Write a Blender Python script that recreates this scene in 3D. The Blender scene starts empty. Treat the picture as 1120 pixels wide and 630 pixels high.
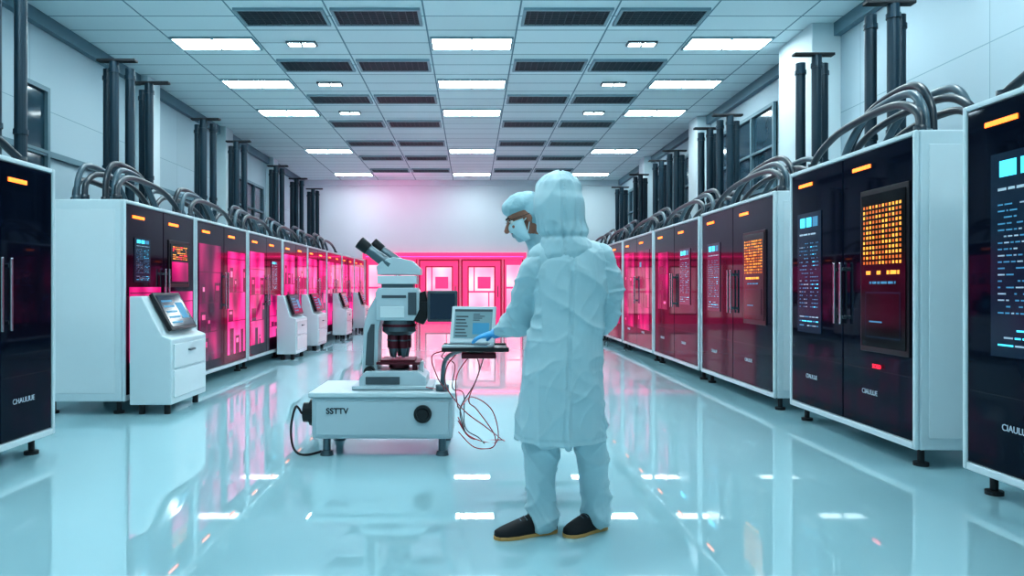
import bpy, bmesh, math, random
from mathutils import Vector, Matrix, noise
random.seed(7)
S=bpy.context.scene
COL=S.collection
try:
    S.view_settings.view_transform='Standard'
    S.view_settings.look='Medium High Contrast'
except Exception: pass

def lin(r,g,b):
    def f(c):
        c=c/255.0
        return c/12.92 if c<=0.04045 else ((c+0.055)/1.055)**2.4
    return (f(r),f(g),f(b),1)

# ---------------------------------------------------------------- materials
def mat(name,c,rough=0.5,metal=0,emit=None,es=0,var=0.06,scale=6,bump=0,bscale=20,ior=1.5,coat=0,tint=None):
    m=bpy.data.materials.new(name); m.use_nodes=True
    nt=m.node_tree; n=nt.nodes; l=nt.links
    p=n['Principled BSDF']
    tc=n.new('ShaderNodeTexCoord'); nz=n.new('ShaderNodeTexNoise'); nz.inputs['Scale'].default_value=scale
    nz.inputs['Detail'].default_value=3
    l.new(tc.outputs['Object'],nz.inputs['Vector'])
    mx=n.new('ShaderNodeMix'); mx.data_type='RGBA'
    mx.inputs[6].default_value=tuple(x*(1-var) for x in c[:3])+(1,)
    mx.inputs[7].default_value=tuple(min(1,x*(1+var)) for x in c[:3])+(1,)
    l.new(nz.outputs['Fac'],mx.inputs[0]); l.new(mx.outputs[2],p.inputs['Base Color'])
    p.inputs['Roughness'].default_value=rough; p.inputs['Metallic'].default_value=metal
    p.inputs['IOR'].default_value=ior
    if tint: p.inputs['Specular Tint'].default_value=tint
    p.inputs['Coat Weight'].default_value=coat; p.inputs['Coat Roughness'].default_value=0.05
    if emit:
        p.inputs['Emission Color'].default_value=emit; p.inputs['Emission Strength'].default_value=es
    if bump:
        nb=n.new('ShaderNodeTexNoise'); nb.inputs['Scale'].default_value=bscale; nb.inputs['Detail'].default_value=4
        l.new(tc.outputs['Object'],nb.inputs['Vector'])
        bp=n.new('ShaderNodeBump'); bp.inputs['Strength'].default_value=bump; bp.inputs['Distance'].default_value=0.02
        l.new(nb.outputs['Fac'],bp.inputs['Height']); l.new(bp.outputs['Normal'],p.inputs['Normal'])
    return m

def mat_tiles(name,c,c2,sx,sy,mortar,rough=0.6,axis='xy'):
    m=mat(name,c,rough); nt=m.node_tree; n=nt.nodes; l=nt.links; p=n['Principled BSDF']
    tc=n.new('ShaderNodeTexCoord'); sep=n.new('ShaderNodeSeparateXYZ'); cb=n.new('ShaderNodeCombineXYZ')
    l.new(tc.outputs['Object'],sep.inputs[0])
    o={'x':0,'y':1,'z':2}
    l.new(sep.outputs[o[axis[0]]],cb.inputs[0]); l.new(sep.outputs[o[axis[1]]],cb.inputs[1])
    b=n.new('ShaderNodeTexBrick'); b.offset=0; b.squash=1
    b.inputs['Scale'].default_value=1; b.inputs['Brick Width'].default_value=sx; b.inputs['Row Height'].default_value=sy
    b.inputs['Mortar Size'].default_value=mortar; b.inputs['Mortar Smooth'].default_value=0.1
    b.inputs['Color1'].default_value=c; b.inputs['Color2'].default_value=tuple(x*0.93 for x in c[:3])+(1,)
    b.inputs['Mortar'].default_value=c2
    l.new(cb.outputs[0],b.inputs['Vector']); l.new(b.outputs['Color'],p.inputs['Base Color'])
    return m

M_floor=mat('epoxy_floor',lin(160,200,209),0.015,var=0.03,scale=0.8,ior=3.1)
M_ceil=mat_tiles('ceiling_tiles',lin(222,240,244),lin(104,142,154),1.27,0.54,0.012,0.7)
M_wall=mat_tiles('painted_wall_panels',lin(166,188,198),lin(128,154,166),2.4,1.22,0.006,0.6,'yz')
M_wallb=mat('painted_end_wall',lin(200,216,222),0.6,var=0.03,scale=1)
M_trim=mat('grey_trim',lin(100,130,142),0.5)
M_white=mat('white_powder_coat',lin(198,214,220),0.32,var=0.02)
M_white2=mat('white_lacquer',lin(208,221,226),0.25,var=0.02)
M_mic=mat('instrument_enamel',lin(178,196,204),0.3,var=0.02)
M_navy=mat('navy_gloss_door',lin(11,19,34),0.04,var=0.15,scale=2,ior=1.25,tint=(.6,.8,1,1))
M_navy2=mat('navy_inset',lin(8,14,26),0.12,var=0.1)
M_plum=mat('plum_gloss_door',lin(24,9,28),0.05,var=0.2,ior=1.4,tint=(1,.26,.6,1))  # pink specular tint put in to turn the door reflections magenta
M_black=mat('black_plastic',lin(16,20,26),0.3)
M_dark=mat('dark_rubber',lin(24,30,36),0.6)
M_chrome=mat('brushed_metal',lin(200,210,215),0.22,1)
M_steel=mat('grey_metal',lin(96,112,120),0.35,0.7)
M_pipe=mat('dark_pipe_paint',lin(20,48,62),0.35,0.2)
M_hose=mat('dark_hose',lin(22,40,52),0.35)
M_hose2=mat('grey_hose',lin(64,88,100),0.35)
M_vent=mat('vent_slat',lin(60,78,86),0.5)
M_ventb=mat('vent_back',lin(8,16,22),0.7)
M_ventf=mat('vent_frame',lin(140,168,178),0.5)
M_lamp=mat('lamp_diffuser',lin(235,250,255),0.5,emit=(0.83,0.97,1.0,1),es=24,var=0)
M_orange=mat('orange_led',lin(255,130,50),0.4,emit=lin(255,112,36),es=2.6)
M_orange2=mat('orange_led_dim',lin(180,92,36),0.4,emit=lin(225,115,32),es=0.65)
M_yel=mat('amber_glyph',lin(240,170,70),0.4,emit=lin(255,155,50),es=0.95)
M_cyan=mat('cyan_glyph',lin(80,210,240),0.4,emit=lin(70,205,240),es=1.1)
M_cyan2=mat('dim_cyan_glyph',lin(50,110,140),0.4,emit=lin(60,135,170),es=0.55)
M_scr=mat('dark_screen',lin(12,28,44),0.12,emit=lin(12,38,60),es=0.45)
M_scrb=mat('black_screen',lin(8,8,12),0.1)
M_red=mat('red_led',lin(240,40,60),0.4,emit=lin(255,40,70),es=1.6)
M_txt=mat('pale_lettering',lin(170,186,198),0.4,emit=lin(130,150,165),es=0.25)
M_txtd=mat('dark_lettering',lin(34,42,50),0.4)

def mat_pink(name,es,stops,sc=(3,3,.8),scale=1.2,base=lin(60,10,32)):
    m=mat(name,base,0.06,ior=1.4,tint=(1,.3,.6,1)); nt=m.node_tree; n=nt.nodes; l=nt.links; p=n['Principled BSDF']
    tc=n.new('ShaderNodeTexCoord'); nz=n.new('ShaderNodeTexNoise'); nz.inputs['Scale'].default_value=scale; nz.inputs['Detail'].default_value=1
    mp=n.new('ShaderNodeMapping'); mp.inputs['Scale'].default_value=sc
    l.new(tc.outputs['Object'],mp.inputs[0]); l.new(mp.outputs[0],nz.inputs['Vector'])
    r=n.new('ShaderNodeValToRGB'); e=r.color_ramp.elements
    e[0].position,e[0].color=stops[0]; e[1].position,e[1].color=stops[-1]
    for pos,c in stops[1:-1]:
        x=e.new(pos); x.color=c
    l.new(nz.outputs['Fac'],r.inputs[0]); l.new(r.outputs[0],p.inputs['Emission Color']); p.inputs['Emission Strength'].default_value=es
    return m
M_pinkrefl=mat_pink('magenta_reflection',1.1,[(.32,lin(90,10,60)),(.48,lin(206,26,116)),(.68,lin(255,86,168))],sc=(1.8,1.8,1.1))  # emission stands in for pink reflections in the glossy cabinet fronts
M_pinkdim=mat_pink('dim_magenta_reflection',.8,[(.36,lin(26,8,32)),(.52,lin(126,16,80)),(.70,lin(232,42,132))],sc=(1.8,1.8,1.1))
M_pinkhi=mat_pink('pale_magenta_reflection',1.0,[(.35,lin(210,40,120)),(.65,lin(255,130,185))],sc=(3,3,3))
M_pinkdk=mat('deep_plum_reflection',lin(50,8,34),0.1,emit=lin(96,10,60),es=.6)  # dark shapes within the painted door reflections
M_pinkdoor=mat_pink('pink_lit_glass',1.25,[(.35,lin(252,140,172)),(.65,lin(255,205,215))],sc=(1,1,1),scale=1.2,base=lin(200,90,120))
M_pinkled=mat('magenta_led',lin(255,60,140),0.4,emit=lin(255,60,140),es=2.5)
M_frame_red=mat('crimson_frame',lin(215,50,104),0.3,emit=lin(244,60,122),es=0.85)  # emission puts the entrance's pink light into the frame colour
M_frame_dk=mat('dark_crimson_trim',lin(140,20,60),0.3,emit=lin(160,14,60),es=0.4)  # trim glows faintly too, pink light put into its colour
M_glasswin=mat('dark_window_glass',lin(44,72,86),0.08)
M_cloth=mat('cleanroom_cloth',lin(172,201,210),0.5,var=0.05,scale=5,bump=0.08,bscale=12)
M_cloth2=mat('cap_cloth',lin(170,204,214),0.8,bump=0.2,bscale=60)
M_mask=mat('mask_cloth',lin(200,226,234),0.8,bump=0.1,bscale=70)
M_skin=mat('brown_skin',lin(160,110,92),0.5)
M_glove=mat('blue_nitrile',lin(70,160,215),0.35)
M_shoe=mat('black_suede',lin(20,22,28),0.7)
M_sole=mat('tan_sole',lin(196,150,92),0.6)
M_eye=mat('eye_white',lin(220,220,220),0.2)
M_iris=mat('dark_iris',lin(20,14,12),0.2)
M_hair=mat('dark_hair',lin(26,20,20),0.6)
M_cablered=mat('red_cable',lin(160,34,48),0.4)
M_cabledk=mat('black_cable',lin(22,24,28),0.4)
M_obj=mat('objective_housing',lin(92,30,44),0.3,0.4)
M_laps=mat('laptop_screen',lin(120,146,152),0.2,emit=lin(90,120,130),es=0.4)
M_greyp=mat('grey_panel',lin(70,82,90),0.4)

# ---------------------------------------------------------------- mesh builder
class MB:
    def __init__(s): s.v=[];s.f=[];s.m=[]
    def add(s,vs,fs,m=0):
        o=len(s.v); s.v+= [tuple(v) for v in vs]; s.f+=[tuple(i+o for i in f) for f in fs]; s.m+=[m]*len(fs)
    def box(s,x0,x1,y0,y1,z0,z1,m=0):
        s.add([(x0,y0,z0),(x1,y0,z0),(x1,y1,z0),(x0,y1,z0),(x0,y0,z1),(x1,y0,z1),(x1,y1,z1),(x0,y1,z1)],
              [(0,3,2,1),(4,5,6,7),(0,1,5,4),(1,2,6,5),(2,3,7,6),(3,0,4,7)],m); return s
    def quad(s,x0,x1,z0,z1,y,m=0):   # faces -Y
        s.add([(x0,y,z0),(x1,y,z0),(x1,y,z1),(x0,y,z1)],[(0,1,2,3)],m); return s
    def cyl(s,p0,p1,r0,r1=None,n=20,m=0):
        r1=r0 if r1 is None else r1
        p0=Vector(p0);p1=Vector(p1);t=(p1-p0).normalized()
        a=Vector((1,0,0)) if abs(t.x)<0.9 else Vector((0,1,0))
        a=(a-t*a.dot(t)).normalized(); b=t.cross(a)
        vs=[]
        for p,r in((p0,r0),(p1,r1)):
            for i in range(n):
                th=2*math.pi*i/n; vs.append(p+(a*math.cos(th)+b*math.sin(th))*r)
        fs=[(i,(i+1)%n,n+(i+1)%n,n+i) for i in range(n)]+[tuple(range(n-1,-1,-1)),tuple(range(n,2*n))]
        s.add(vs,fs,m); return s
    def prism(s,prof,x0,x1,m=0):     # profile in (y,z), extruded along x
        n=len(prof)
        vs=[(x0,a,b) for a,b in prof]+[(x1,a,b) for a,b in prof]
        s.add(vs,[(i,(i+1)%n,n+(i+1)%n,n+i) for i in range(n)]+[tuple(range(n-1,-1,-1)),tuple(range(n,2*n))],m); return s
    def tube(s,pts,n=16,sub=4,m=0,caps=True,round_=True):
        P=[tuple(p) if len(p)==5 else tuple(p)+(p[3],) for p in pts]
        Q=[]
        for i in range(len(P)-1):
            a=P[max(i-1,0)];b=P[i];c=P[i+1];d=P[min(i+2,len(P)-1)]
            for k in range(sub):
                t=k/sub
                Q.append(tuple(0.5*((2*b[j])+(-a[j]+c[j])*t+(2*a[j]-5*b[j]+4*c[j]-d[j])*t*t+(-a[j]+3*b[j]-3*c[j]+d[j])*t**3) for j in range(5)))
        Q.append(P[-1])
        cs=[Vector(q[:3]) for q in Q]; ts=[]
        for i in range(len(cs)):
            d=cs[min(i+1,len(cs)-1)]-cs[max(i-1,0)]
            ts.append(d.normalized() if d.length>1e-9 else Vector((0,0,1)))
        a=Vector((1,0,0)) if abs(ts[0].x)<0.9 else Vector((0,1,0))
        rings=[]
        def ring(c,t,ra,rb,a):
            b=t.cross(a); return [c+a*math.cos(2*math.pi*i/n)*ra+b*math.sin(2*math.pi*i/n)*rb for i in range(n)]
        for i,(c,t) in enumerate(zip(cs,ts)):
            a=(a-t*a.dot(t)).normalized()
            if i==0 and caps and round_:
                rr=min(Q[0][3],Q[0][4])
                for ph in (75,50,25):
                    rings.append(ring(c-t*rr*math.sin(math.radians(ph)),t,Q[0][3]*math.cos(math.radians(ph)),Q[0][4]*math.cos(math.radians(ph)),a))
            rings.append(ring(c,t,Q[i][3],Q[i][4],a))
            if i==len(cs)-1 and caps and round_:
                rr=min(Q[-1][3],Q[-1][4])
                for ph in (25,50,75):
                    rings.append(ring(c+t*rr*math.sin(math.radians(ph)),t,Q[-1][3]*math.cos(math.radians(ph)),Q[-1][4]*math.cos(math.radians(ph)),a))
        vs=[v for r in rings for v in r]; fs=[]
        for r in range(len(rings)-1):
            for i in range(n):
                fs.append((r*n+i,r*n+(i+1)%n,(r+1)*n+(i+1)%n,(r+1)*n+i))
        if caps: fs+=[tuple(range(n-1,-1,-1)),tuple(range((len(rings)-1)*n,len(rings)*n))]
        s.add(vs,fs,m); return s
    def ell(s,c,rx,ry,rz,ax=None,n=20,k=12,m=0):
        ax=ax or (Vector((1,0,0)),Vector((0,1,0)),Vector((0,0,1)))
        c=Vector(c); vs=[c-ax[2]*rz]
        for j in range(1,k):
            ph=-math.pi/2+math.pi*j/k
            for i in range(n):
                th=2*math.pi*i/n
                vs.append(c+ax[0]*rx*math.cos(ph)*math.cos(th)+ax[1]*ry*math.cos(ph)*math.sin(th)+ax[2]*rz*math.sin(ph))
        vs.append(c+ax[2]*rz); fs=[]
        for i in range(n): fs.append((0,1+(i+1)%n,1+i))
        for j in range(k-2):
            for i in range(n):
                a=1+j*n+i;b=1+j*n+(i+1)%n; fs.append((a,b,b+n,a+n))
        L=len(vs)-1;o=1+(k-2)*n
        for i in range(n): fs.append((o+i,o+(i+1)%n,L))
        s.add(vs,fs,m); return s

def mesh_of(name,mb,mats,smooth=False):
    me=bpy.data.meshes.new(name); me.from_pydata(mb.v,[],mb.f)
    for m in mats: me.materials.append(m)
    for p,mi in zip(me.polygons,mb.m): p.material_index=min(mi,len(mats)-1); p.use_smooth=smooth
    bm=bmesh.new(); bm.from_mesh(me)
    if len(bm.faces)>0: bmesh.ops.recalc_face_normals(bm,faces=bm.faces)
    bm.to_mesh(me); bm.free()
    return me

def tag(o,**kw):
    for k,v in kw.items():
        if v: o[k]=v
    return o

def obj(name,mb,mats,parent=None,loc=(0,0,0),rz=0,bevel=0,smooth=False,**kw):
    if not isinstance(mats,(list,tuple)): mats=[mats]
    me=mb if isinstance(mb,bpy.types.Mesh) else mesh_of(name,mb,mats,smooth)
    o=bpy.data.objects.new(name,me); COL.objects.link(o)
    o.location=loc; o.rotation_euler=(0,0,rz)
    if parent:o.parent=parent
    if bevel:
        b=o.modifiers.new('bevel','BEVEL'); b.width=bevel; b.segments=2; b.limit_method='ANGLE'; b.angle_limit=math.radians(40)
    return tag(o,**kw)
def root(name,loc=(0,0,0),rz=0,**kw):
    o=bpy.data.objects.new(name,None); COL.objects.link(o); o.location=loc; o.rotation_euler=(0,0,rz); o.empty_display_size=0.1
    return tag(o,**kw)
def text(name,s,size,mt,parent,loc,rot=(math.pi/2,0,0),align='CENTER',ext=0.0015,off=0):
    cu=bpy.data.curves.new(name,'FONT'); cu.body=s; cu.size=size; cu.align_x=align; cu.extrude=ext; cu.offset=off
    t=bpy.data.objects.new(name+'_tmp',cu); COL.objects.link(t)
    dg=bpy.context.evaluated_depsgraph_get(); me=bpy.data.meshes.new_from_object(t.evaluated_get(dg))
    bpy.data.objects.remove(t); me.materials.clear(); me.materials.append(mt)
    o=bpy.data.objects.new(name,me); COL.objects.link(o); o.location=loc; o.rotation_euler=rot
    if parent:o.parent=parent
    return o
def struct(name,mb,mats,**k): return obj(name,mb,mats,kind='structure',**k)

# ---------------------------------------------------------------- setting
XL,XR,YB,YN,ZC=-5.8,5.1,25.0,-1.5,4.9
struct('floor',MB().box(XL-.2,XR+.2,YN,YB+.2,-0.1,0),M_floor)
struct('ceiling',MB().box(XL-.2-.635,XR+.2-.635,YN-.13,YB+.07,ZC,ZC+.1),M_ceil,loc=(0.635,0.13,0))
struct('wall_left',MB().box(XL-.2,XL,YN,YB,0,ZC),M_wall)
struct('wall_right',MB().box(XR,XR+.2,YN,YB,0,ZC),M_wall)
struct('wall_back',MB().box(XL-.2,XR+.2,YB,YB+.2,0,ZC),M_wallb)
struct('baseboard_left',MB().box(XL,XL+.03,YN,YB,0,.12),M_trim)
struct('baseboard_right',MB().box(XR-.03,XR,YN,YB,0,.12),M_trim)
struct('baseboard_back',MB().box(1.9,XR-.03,YB-.03,YB,0,.12),M_trim)
tn=1
for (x0,x1,y0,y1) in [(XR-.4,XR,10.1,11.2),(XR-.3,XR,15.6,16.2),(XR-.3,XR,20.4,21.0),(XL,XL+.22,12.6,13.1),(XL,XL+.22,16.6,17.1),(XL,XL+.22,20.6,21.1)]:
    struct('trim_%d'%tn,MB().box(x0,x1,y0,y1,0,ZC),M_wallb,bevel=.01); tn+=1
struct('trim_%d'%tn,MB().box(XL,XL+.1,YN,YB,4.72,ZC),M_trim); tn+=1
struct('trim_%d'%tn,MB().box(XR-.1,XR,YN,YB,4.72,ZC),M_trim); tn+=1
struct('trim_%d'%tn,MB().box(XL+.1,XR-.1,YB-.08,YB,4.72,ZC),M_wallb); tn+=1
struct('trim_%d'%tn,MB().box(XL,XL+.06,YN,YB,3.02,3.1),M_trim); tn+=1
def wwin(k,side,y0,y1,z0,z1,mull=2):
    x=XR if side>0 else XL
    xf=x-side*.07
    mb=MB()
    a,b=sorted((x,x-side*.02)); mb.box(a,b,y0,y1,z0,z1,1)
    a,b=sorted((x,xf)); t=.06
    mb.box(a,b,y0,y0+t,z0,z1); mb.box(a,b,y1-t,y1,z0,z1); mb.box(a,b,y0+t,y1-t,z0,z0+t); mb.box(a,b,y0+t,y1-t,z1-t,z1)
    for i in range(1,mull+1):
        yy=y0+(y1-y0)*i/(mull+1); mb.box(a,b,yy-.025,yy+.025,z0+t,z1-t)
    mb.box(a,b,y0+t,y1-t,(z0+z1)/2-.02,(z0+z1)/2+.02)
    struct('window_%d'%k,mb,[M_trim,M_glasswin])
wwin(1,1,12.2,15.2,2.9,4.35); wwin(2,1,16.6,20.0,2.9,4.35,3); wwin(3,1,21.4,24.4,2.9,4.35,2)
wwin(4,-1,9.35,9.95,2.2,3.95,0); wwin(5,-1,17.6,20.2,2.6,4.0,2)

# pink lit entrance at the end wall
def pdoor(nm,x0,x1,style):
    mb=MB(); y=YB-.06; z1=2.2
    mb.box(x0,x1,y-.04,YB,0,z1,0)
    if style=='door':
        mb.box(x0,x0+.05,y-.07,y-.04,0,z1,2); mb.box(x1-.05,x1,y-.07,y-.04,0,z1,2); mb.box(x0+.05,x1-.05,y-.07,y-.04,z1-.06,z1,2)
        t=.26
        mb.box(x0+t,x1-t,y-.06,y-.03,.35,z1-.28,1)
        for (p,q) in((.35,z1-.28),):
            mb.box(x0+t-.04,x0+t,y-.08,y-.04,p-.04,q+.04,2); mb.box(x1-t,x1-t+.04,y-.08,y-.04,p-.04,q+.04,2)
            mb.box(x0+t,x1-t,y-.08,y-.04,q,q+.04,2); mb.box(x0+t,x1-t,y-.08,y-.04,p-.04,p,2)
        mb.box(x0+t,x1-t,y-.075,y-.055,1.06,1.12,0)
        mb.box(x0+t+.16,x0+t+.20,y-.075,y-.055,1.12,z1-.28,0); mb.box(x1-t-.20,x1-t-.16,y-.075,y-.055,.35,1.06,0)
        mb.box(x0+t+.3,x1-t-.12,y-.072,y-.055,1.2,1.6,0)
        mb.cyl((x1-.14,y-.1,.9),(x1-.14,y-.1,1.3),.02,m=3)
    else:
        t=.10; mb.box(x0+t,x1-t,y-.06,y-.03,.22,z1-.2,1)
        mb.box(x0,x0+.04,y-.07,y-.04,0,z1,2); mb.box(x1-.04,x1,y-.07,y-.04,0,z1,2)
        mb.box(x0+t,x1-t,y-.08,y-.055,1.2,1.26,0)
    struct(nm,mb,[M_frame_red,M_pinkdoor,M_frame_dk,M_chrome])
pdoor('window_6',-3.6,-2.55,'w'); pdoor('window_7',-2.5,-1.85,'w')
pdoor('door_1',-1.8,-.42,'door'); pdoor('door_2',-.36,1.02,'door'); pdoor('window_8',1.08,1.75,'w')
struct('trim_%d'%tn,MB().box(-3.7,1.85,YB-.18,YB,2.2,2.42).box(-3.6,1.75,YB-.2,YB-.18,2.27,2.30,1),[M_frame_red,M_pinkled]); tn+=1

# ---------------------------------------------------------------- ceiling fixtures
def copy_thing(src,loc,**kw):
    o=src.copy(); COL.objects.link(o); o.location=loc
    for k,v in kw.items(): o[k]=v
    for c in [c for c in bpy.data.objects if c.parent==src]:
        cc=c.copy(); COL.objects.link(cc); cc.parent=o
    return o
vm=MB(); w,d=.59,.3
vm.box(-w,w,-d,-d+.04,-.035,0); vm.box(-w,w,d-.04,d,-.035,0); vm.box(-w,-w+.04,-d+.04,d-.04,-.035,0); vm.box(w-.04,w,-d+.04,d-.04,-.035,0)
sl=MB(); sl.box(-w+.04,w-.04,-d+.04,d-.04,-.006,-.001,1)
for i in range(9):
    yy=-d+.075+i*(2*d-.15)/8; sl.box(-w+.04,w-.04,yy-.012,yy+.012,-.028,-.010)
for i in range(1,12):
    xx=-w+2*w*i/12; sl.box(xx-.005,xx+.005,-d+.04,d-.04,-.03,-.006)
first=None
for y in [9.85,12.0,14.16,16.3,18.5,20.6,22.8]:
    for x in [-2.54,-1.27,1.27,2.54]:
        if first is None:
            first=obj('air_vent',vm,[M_ventf],loc=(x,y,ZC),label='dark slatted air vent set in the tiled ceiling',category='air vent',group='ceiling air vents')
            obj('grille',sl,[M_vent,M_ventb],parent=first)
        else: copy_thing(first,(x,y,ZC))
fm=MB(); w,d=.61,.27
fm.box(-w,w,-d,-d+.03,-.03,0); fm.box(-w,w,d-.03,d,-.03,0); fm.box(-w,-w+.03,-d+.03,d-.03,-.03,0); fm.box(w-.03,w,-d+.03,d-.03,-.03,0)
fm.box(-.015,.015,-d+.03,d-.03,-.03,0)
dm=MB().box(-w+.03,-.015,-d+.03,d-.03,-.018,-.002).box(.015,w-.03,-d+.03,d-.03,-.018,-.002)
first=None
for y in [2.3,4.45,6.6,8.77,10.93,13.09,15.25,19.57,23.6]:
    for x in [-3.81,0,3.81]:
        if first is None:
            first=obj('ceiling_light',fm,[M_ventf],loc=(x,y,ZC),label='rectangular glowing white light panel set in the ceiling',category='ceiling light',group='ceiling light panels')
            obj('diffuser',dm,[M_lamp],parent=first)
        else: copy_thing(first,(x,y,ZC))
first=None
sm=MB().box(-.22,.22,-.09,.09,-.03,0); s2=MB().box(-.19,-.02,-.06,.06,-.036,-.03).box(.02,.19,-.06,.06,-.036,-.03)
for y in [10.93,13.09,15.25]:
    for x in [-2.54,2.54]:
        if first is None:
            first=obj('spotlight',sm,[M_steel],loc=(x,y,ZC),label='small twin recessed spotlight in the ceiling',category='ceiling light',group='small twin spotlights')
            obj('lens',s2,[M_lamp],parent=first)
        else: copy_thing(first,(x,y,ZC))

# ---------------------------------------------------------------- cabinets
def dashes(mb,x0,x1,z0,z1,rows,y,ms,rnd,hh=.5):
    dz=(z1-z0)/rows
    for r in range(rows):
        zc=z0+dz*(r+.5); x=x0; h=dz*hh/2
        while x<x1-.01:
            ln=rnd.uniform(.015,.07)*(x1-x0)/.25; e=min(x1,x+ln)
            if rnd.random()<.8: mb.quad(x,e,zc-h,zc+h,y,rnd.choice(ms))
            x=e+.012
def screen(kind,x0,x1,z0,z1,y,seed):
    rnd=random.Random(seed); mb=MB(); w=x1-x0; h=z1-z0
    mb.box(x0,x1,y-.006,y,z0,z1,0); yy=y-.008
    mats=[M_scr,M_cyan,M_cyan2,M_orange2,M_yel,M_scrb,M_red,M_pinkrefl,M_txt]
    g=lambda a,b,c,d,m:mb.quad(x0+w*a,x0+w*b,z0+h*c,z0+h*d,yy,m)
    if kind=='cyan':
        for i in range(3):
            g(.12+.27*i,.34+.27*i,.88,.96,1 if i<2 else 2)
        dashes(mb,x0+w*.1,x0+w*.9,z0+h*.80,z0+h*.84,1,yy,[8],rnd,.35)
        dashes(mb,x0+w*.1,x0+w*.48,z0+h*.2,z0+h*.76,18,yy,[2,8,2,2],rnd,.24)
        dashes(mb,x0+w*.56,x0+w*.9,z0+h*.2,z0+h*.76,18,yy,[2,1,2,2],rnd,.24)
        dashes(mb,x0+w*.1,x0+w*.9,z0+h*.04,z0+h*.15,3,yy,[1,2,8],rnd,.25)
    elif kind=='grid':
        mb.m[0:6]=[5]*6
        nx,nz=12,12
        for i in range(nx):
            for j in range(nz):
                a=.05+.9*i/nx; c=.54+.40*j/nz
                g(a,a+.9/nx*.58,c,c+.40/nz*.58,4 if rnd.random()<.4 else 3)
        dashes(mb,x0+w*.12,x0+w*.88,z0+h*.46,z0+h*.51,1,yy,[4],rnd,.5)
        dashes(mb,x0+w*.2,x0+w*.8,z0+h*.40,z0+h*.44,1,yy,[2],rnd,.4)
        g(.1,.9,.06,.36,0); mb.quad(x0+w*.12,x0+w*.88,z0+h*.07,z0+h*.35,yy-.001,5)
        mb.quad(x0+w*.2,x0+w*.5,z0+h*.16,z0+h*.17,yy-.002,2)
    elif kind=='pink':
        mb.m[0:6]=[5]*6
        g(.05,.95,.05,.55,7); dashes(mb,x0+w*.1,x0+w*.9,z0+h*.6,z0+h*.95,7,yy,[3,4,6],rnd,.45)  # magenta block paints a pink reflection on the screen
    return mb,mats
def reflection_panel(x0,x1,z0,z1,y,seed,base):
    """glowing panel that paints magenta reflections onto the door, with invented box shapes"""
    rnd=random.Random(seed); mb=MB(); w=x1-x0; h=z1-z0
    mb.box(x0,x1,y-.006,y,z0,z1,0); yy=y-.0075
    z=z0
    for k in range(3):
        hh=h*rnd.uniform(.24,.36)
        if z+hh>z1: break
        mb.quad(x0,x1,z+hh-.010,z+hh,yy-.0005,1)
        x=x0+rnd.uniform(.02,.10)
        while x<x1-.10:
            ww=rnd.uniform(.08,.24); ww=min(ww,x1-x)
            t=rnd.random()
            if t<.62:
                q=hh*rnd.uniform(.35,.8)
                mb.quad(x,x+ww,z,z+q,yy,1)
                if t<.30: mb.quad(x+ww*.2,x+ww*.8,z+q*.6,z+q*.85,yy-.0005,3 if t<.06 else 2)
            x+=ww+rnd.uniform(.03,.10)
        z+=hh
    return mb,[base,M_pinkdk,M_pinkhi,M_cyan2]
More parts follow.
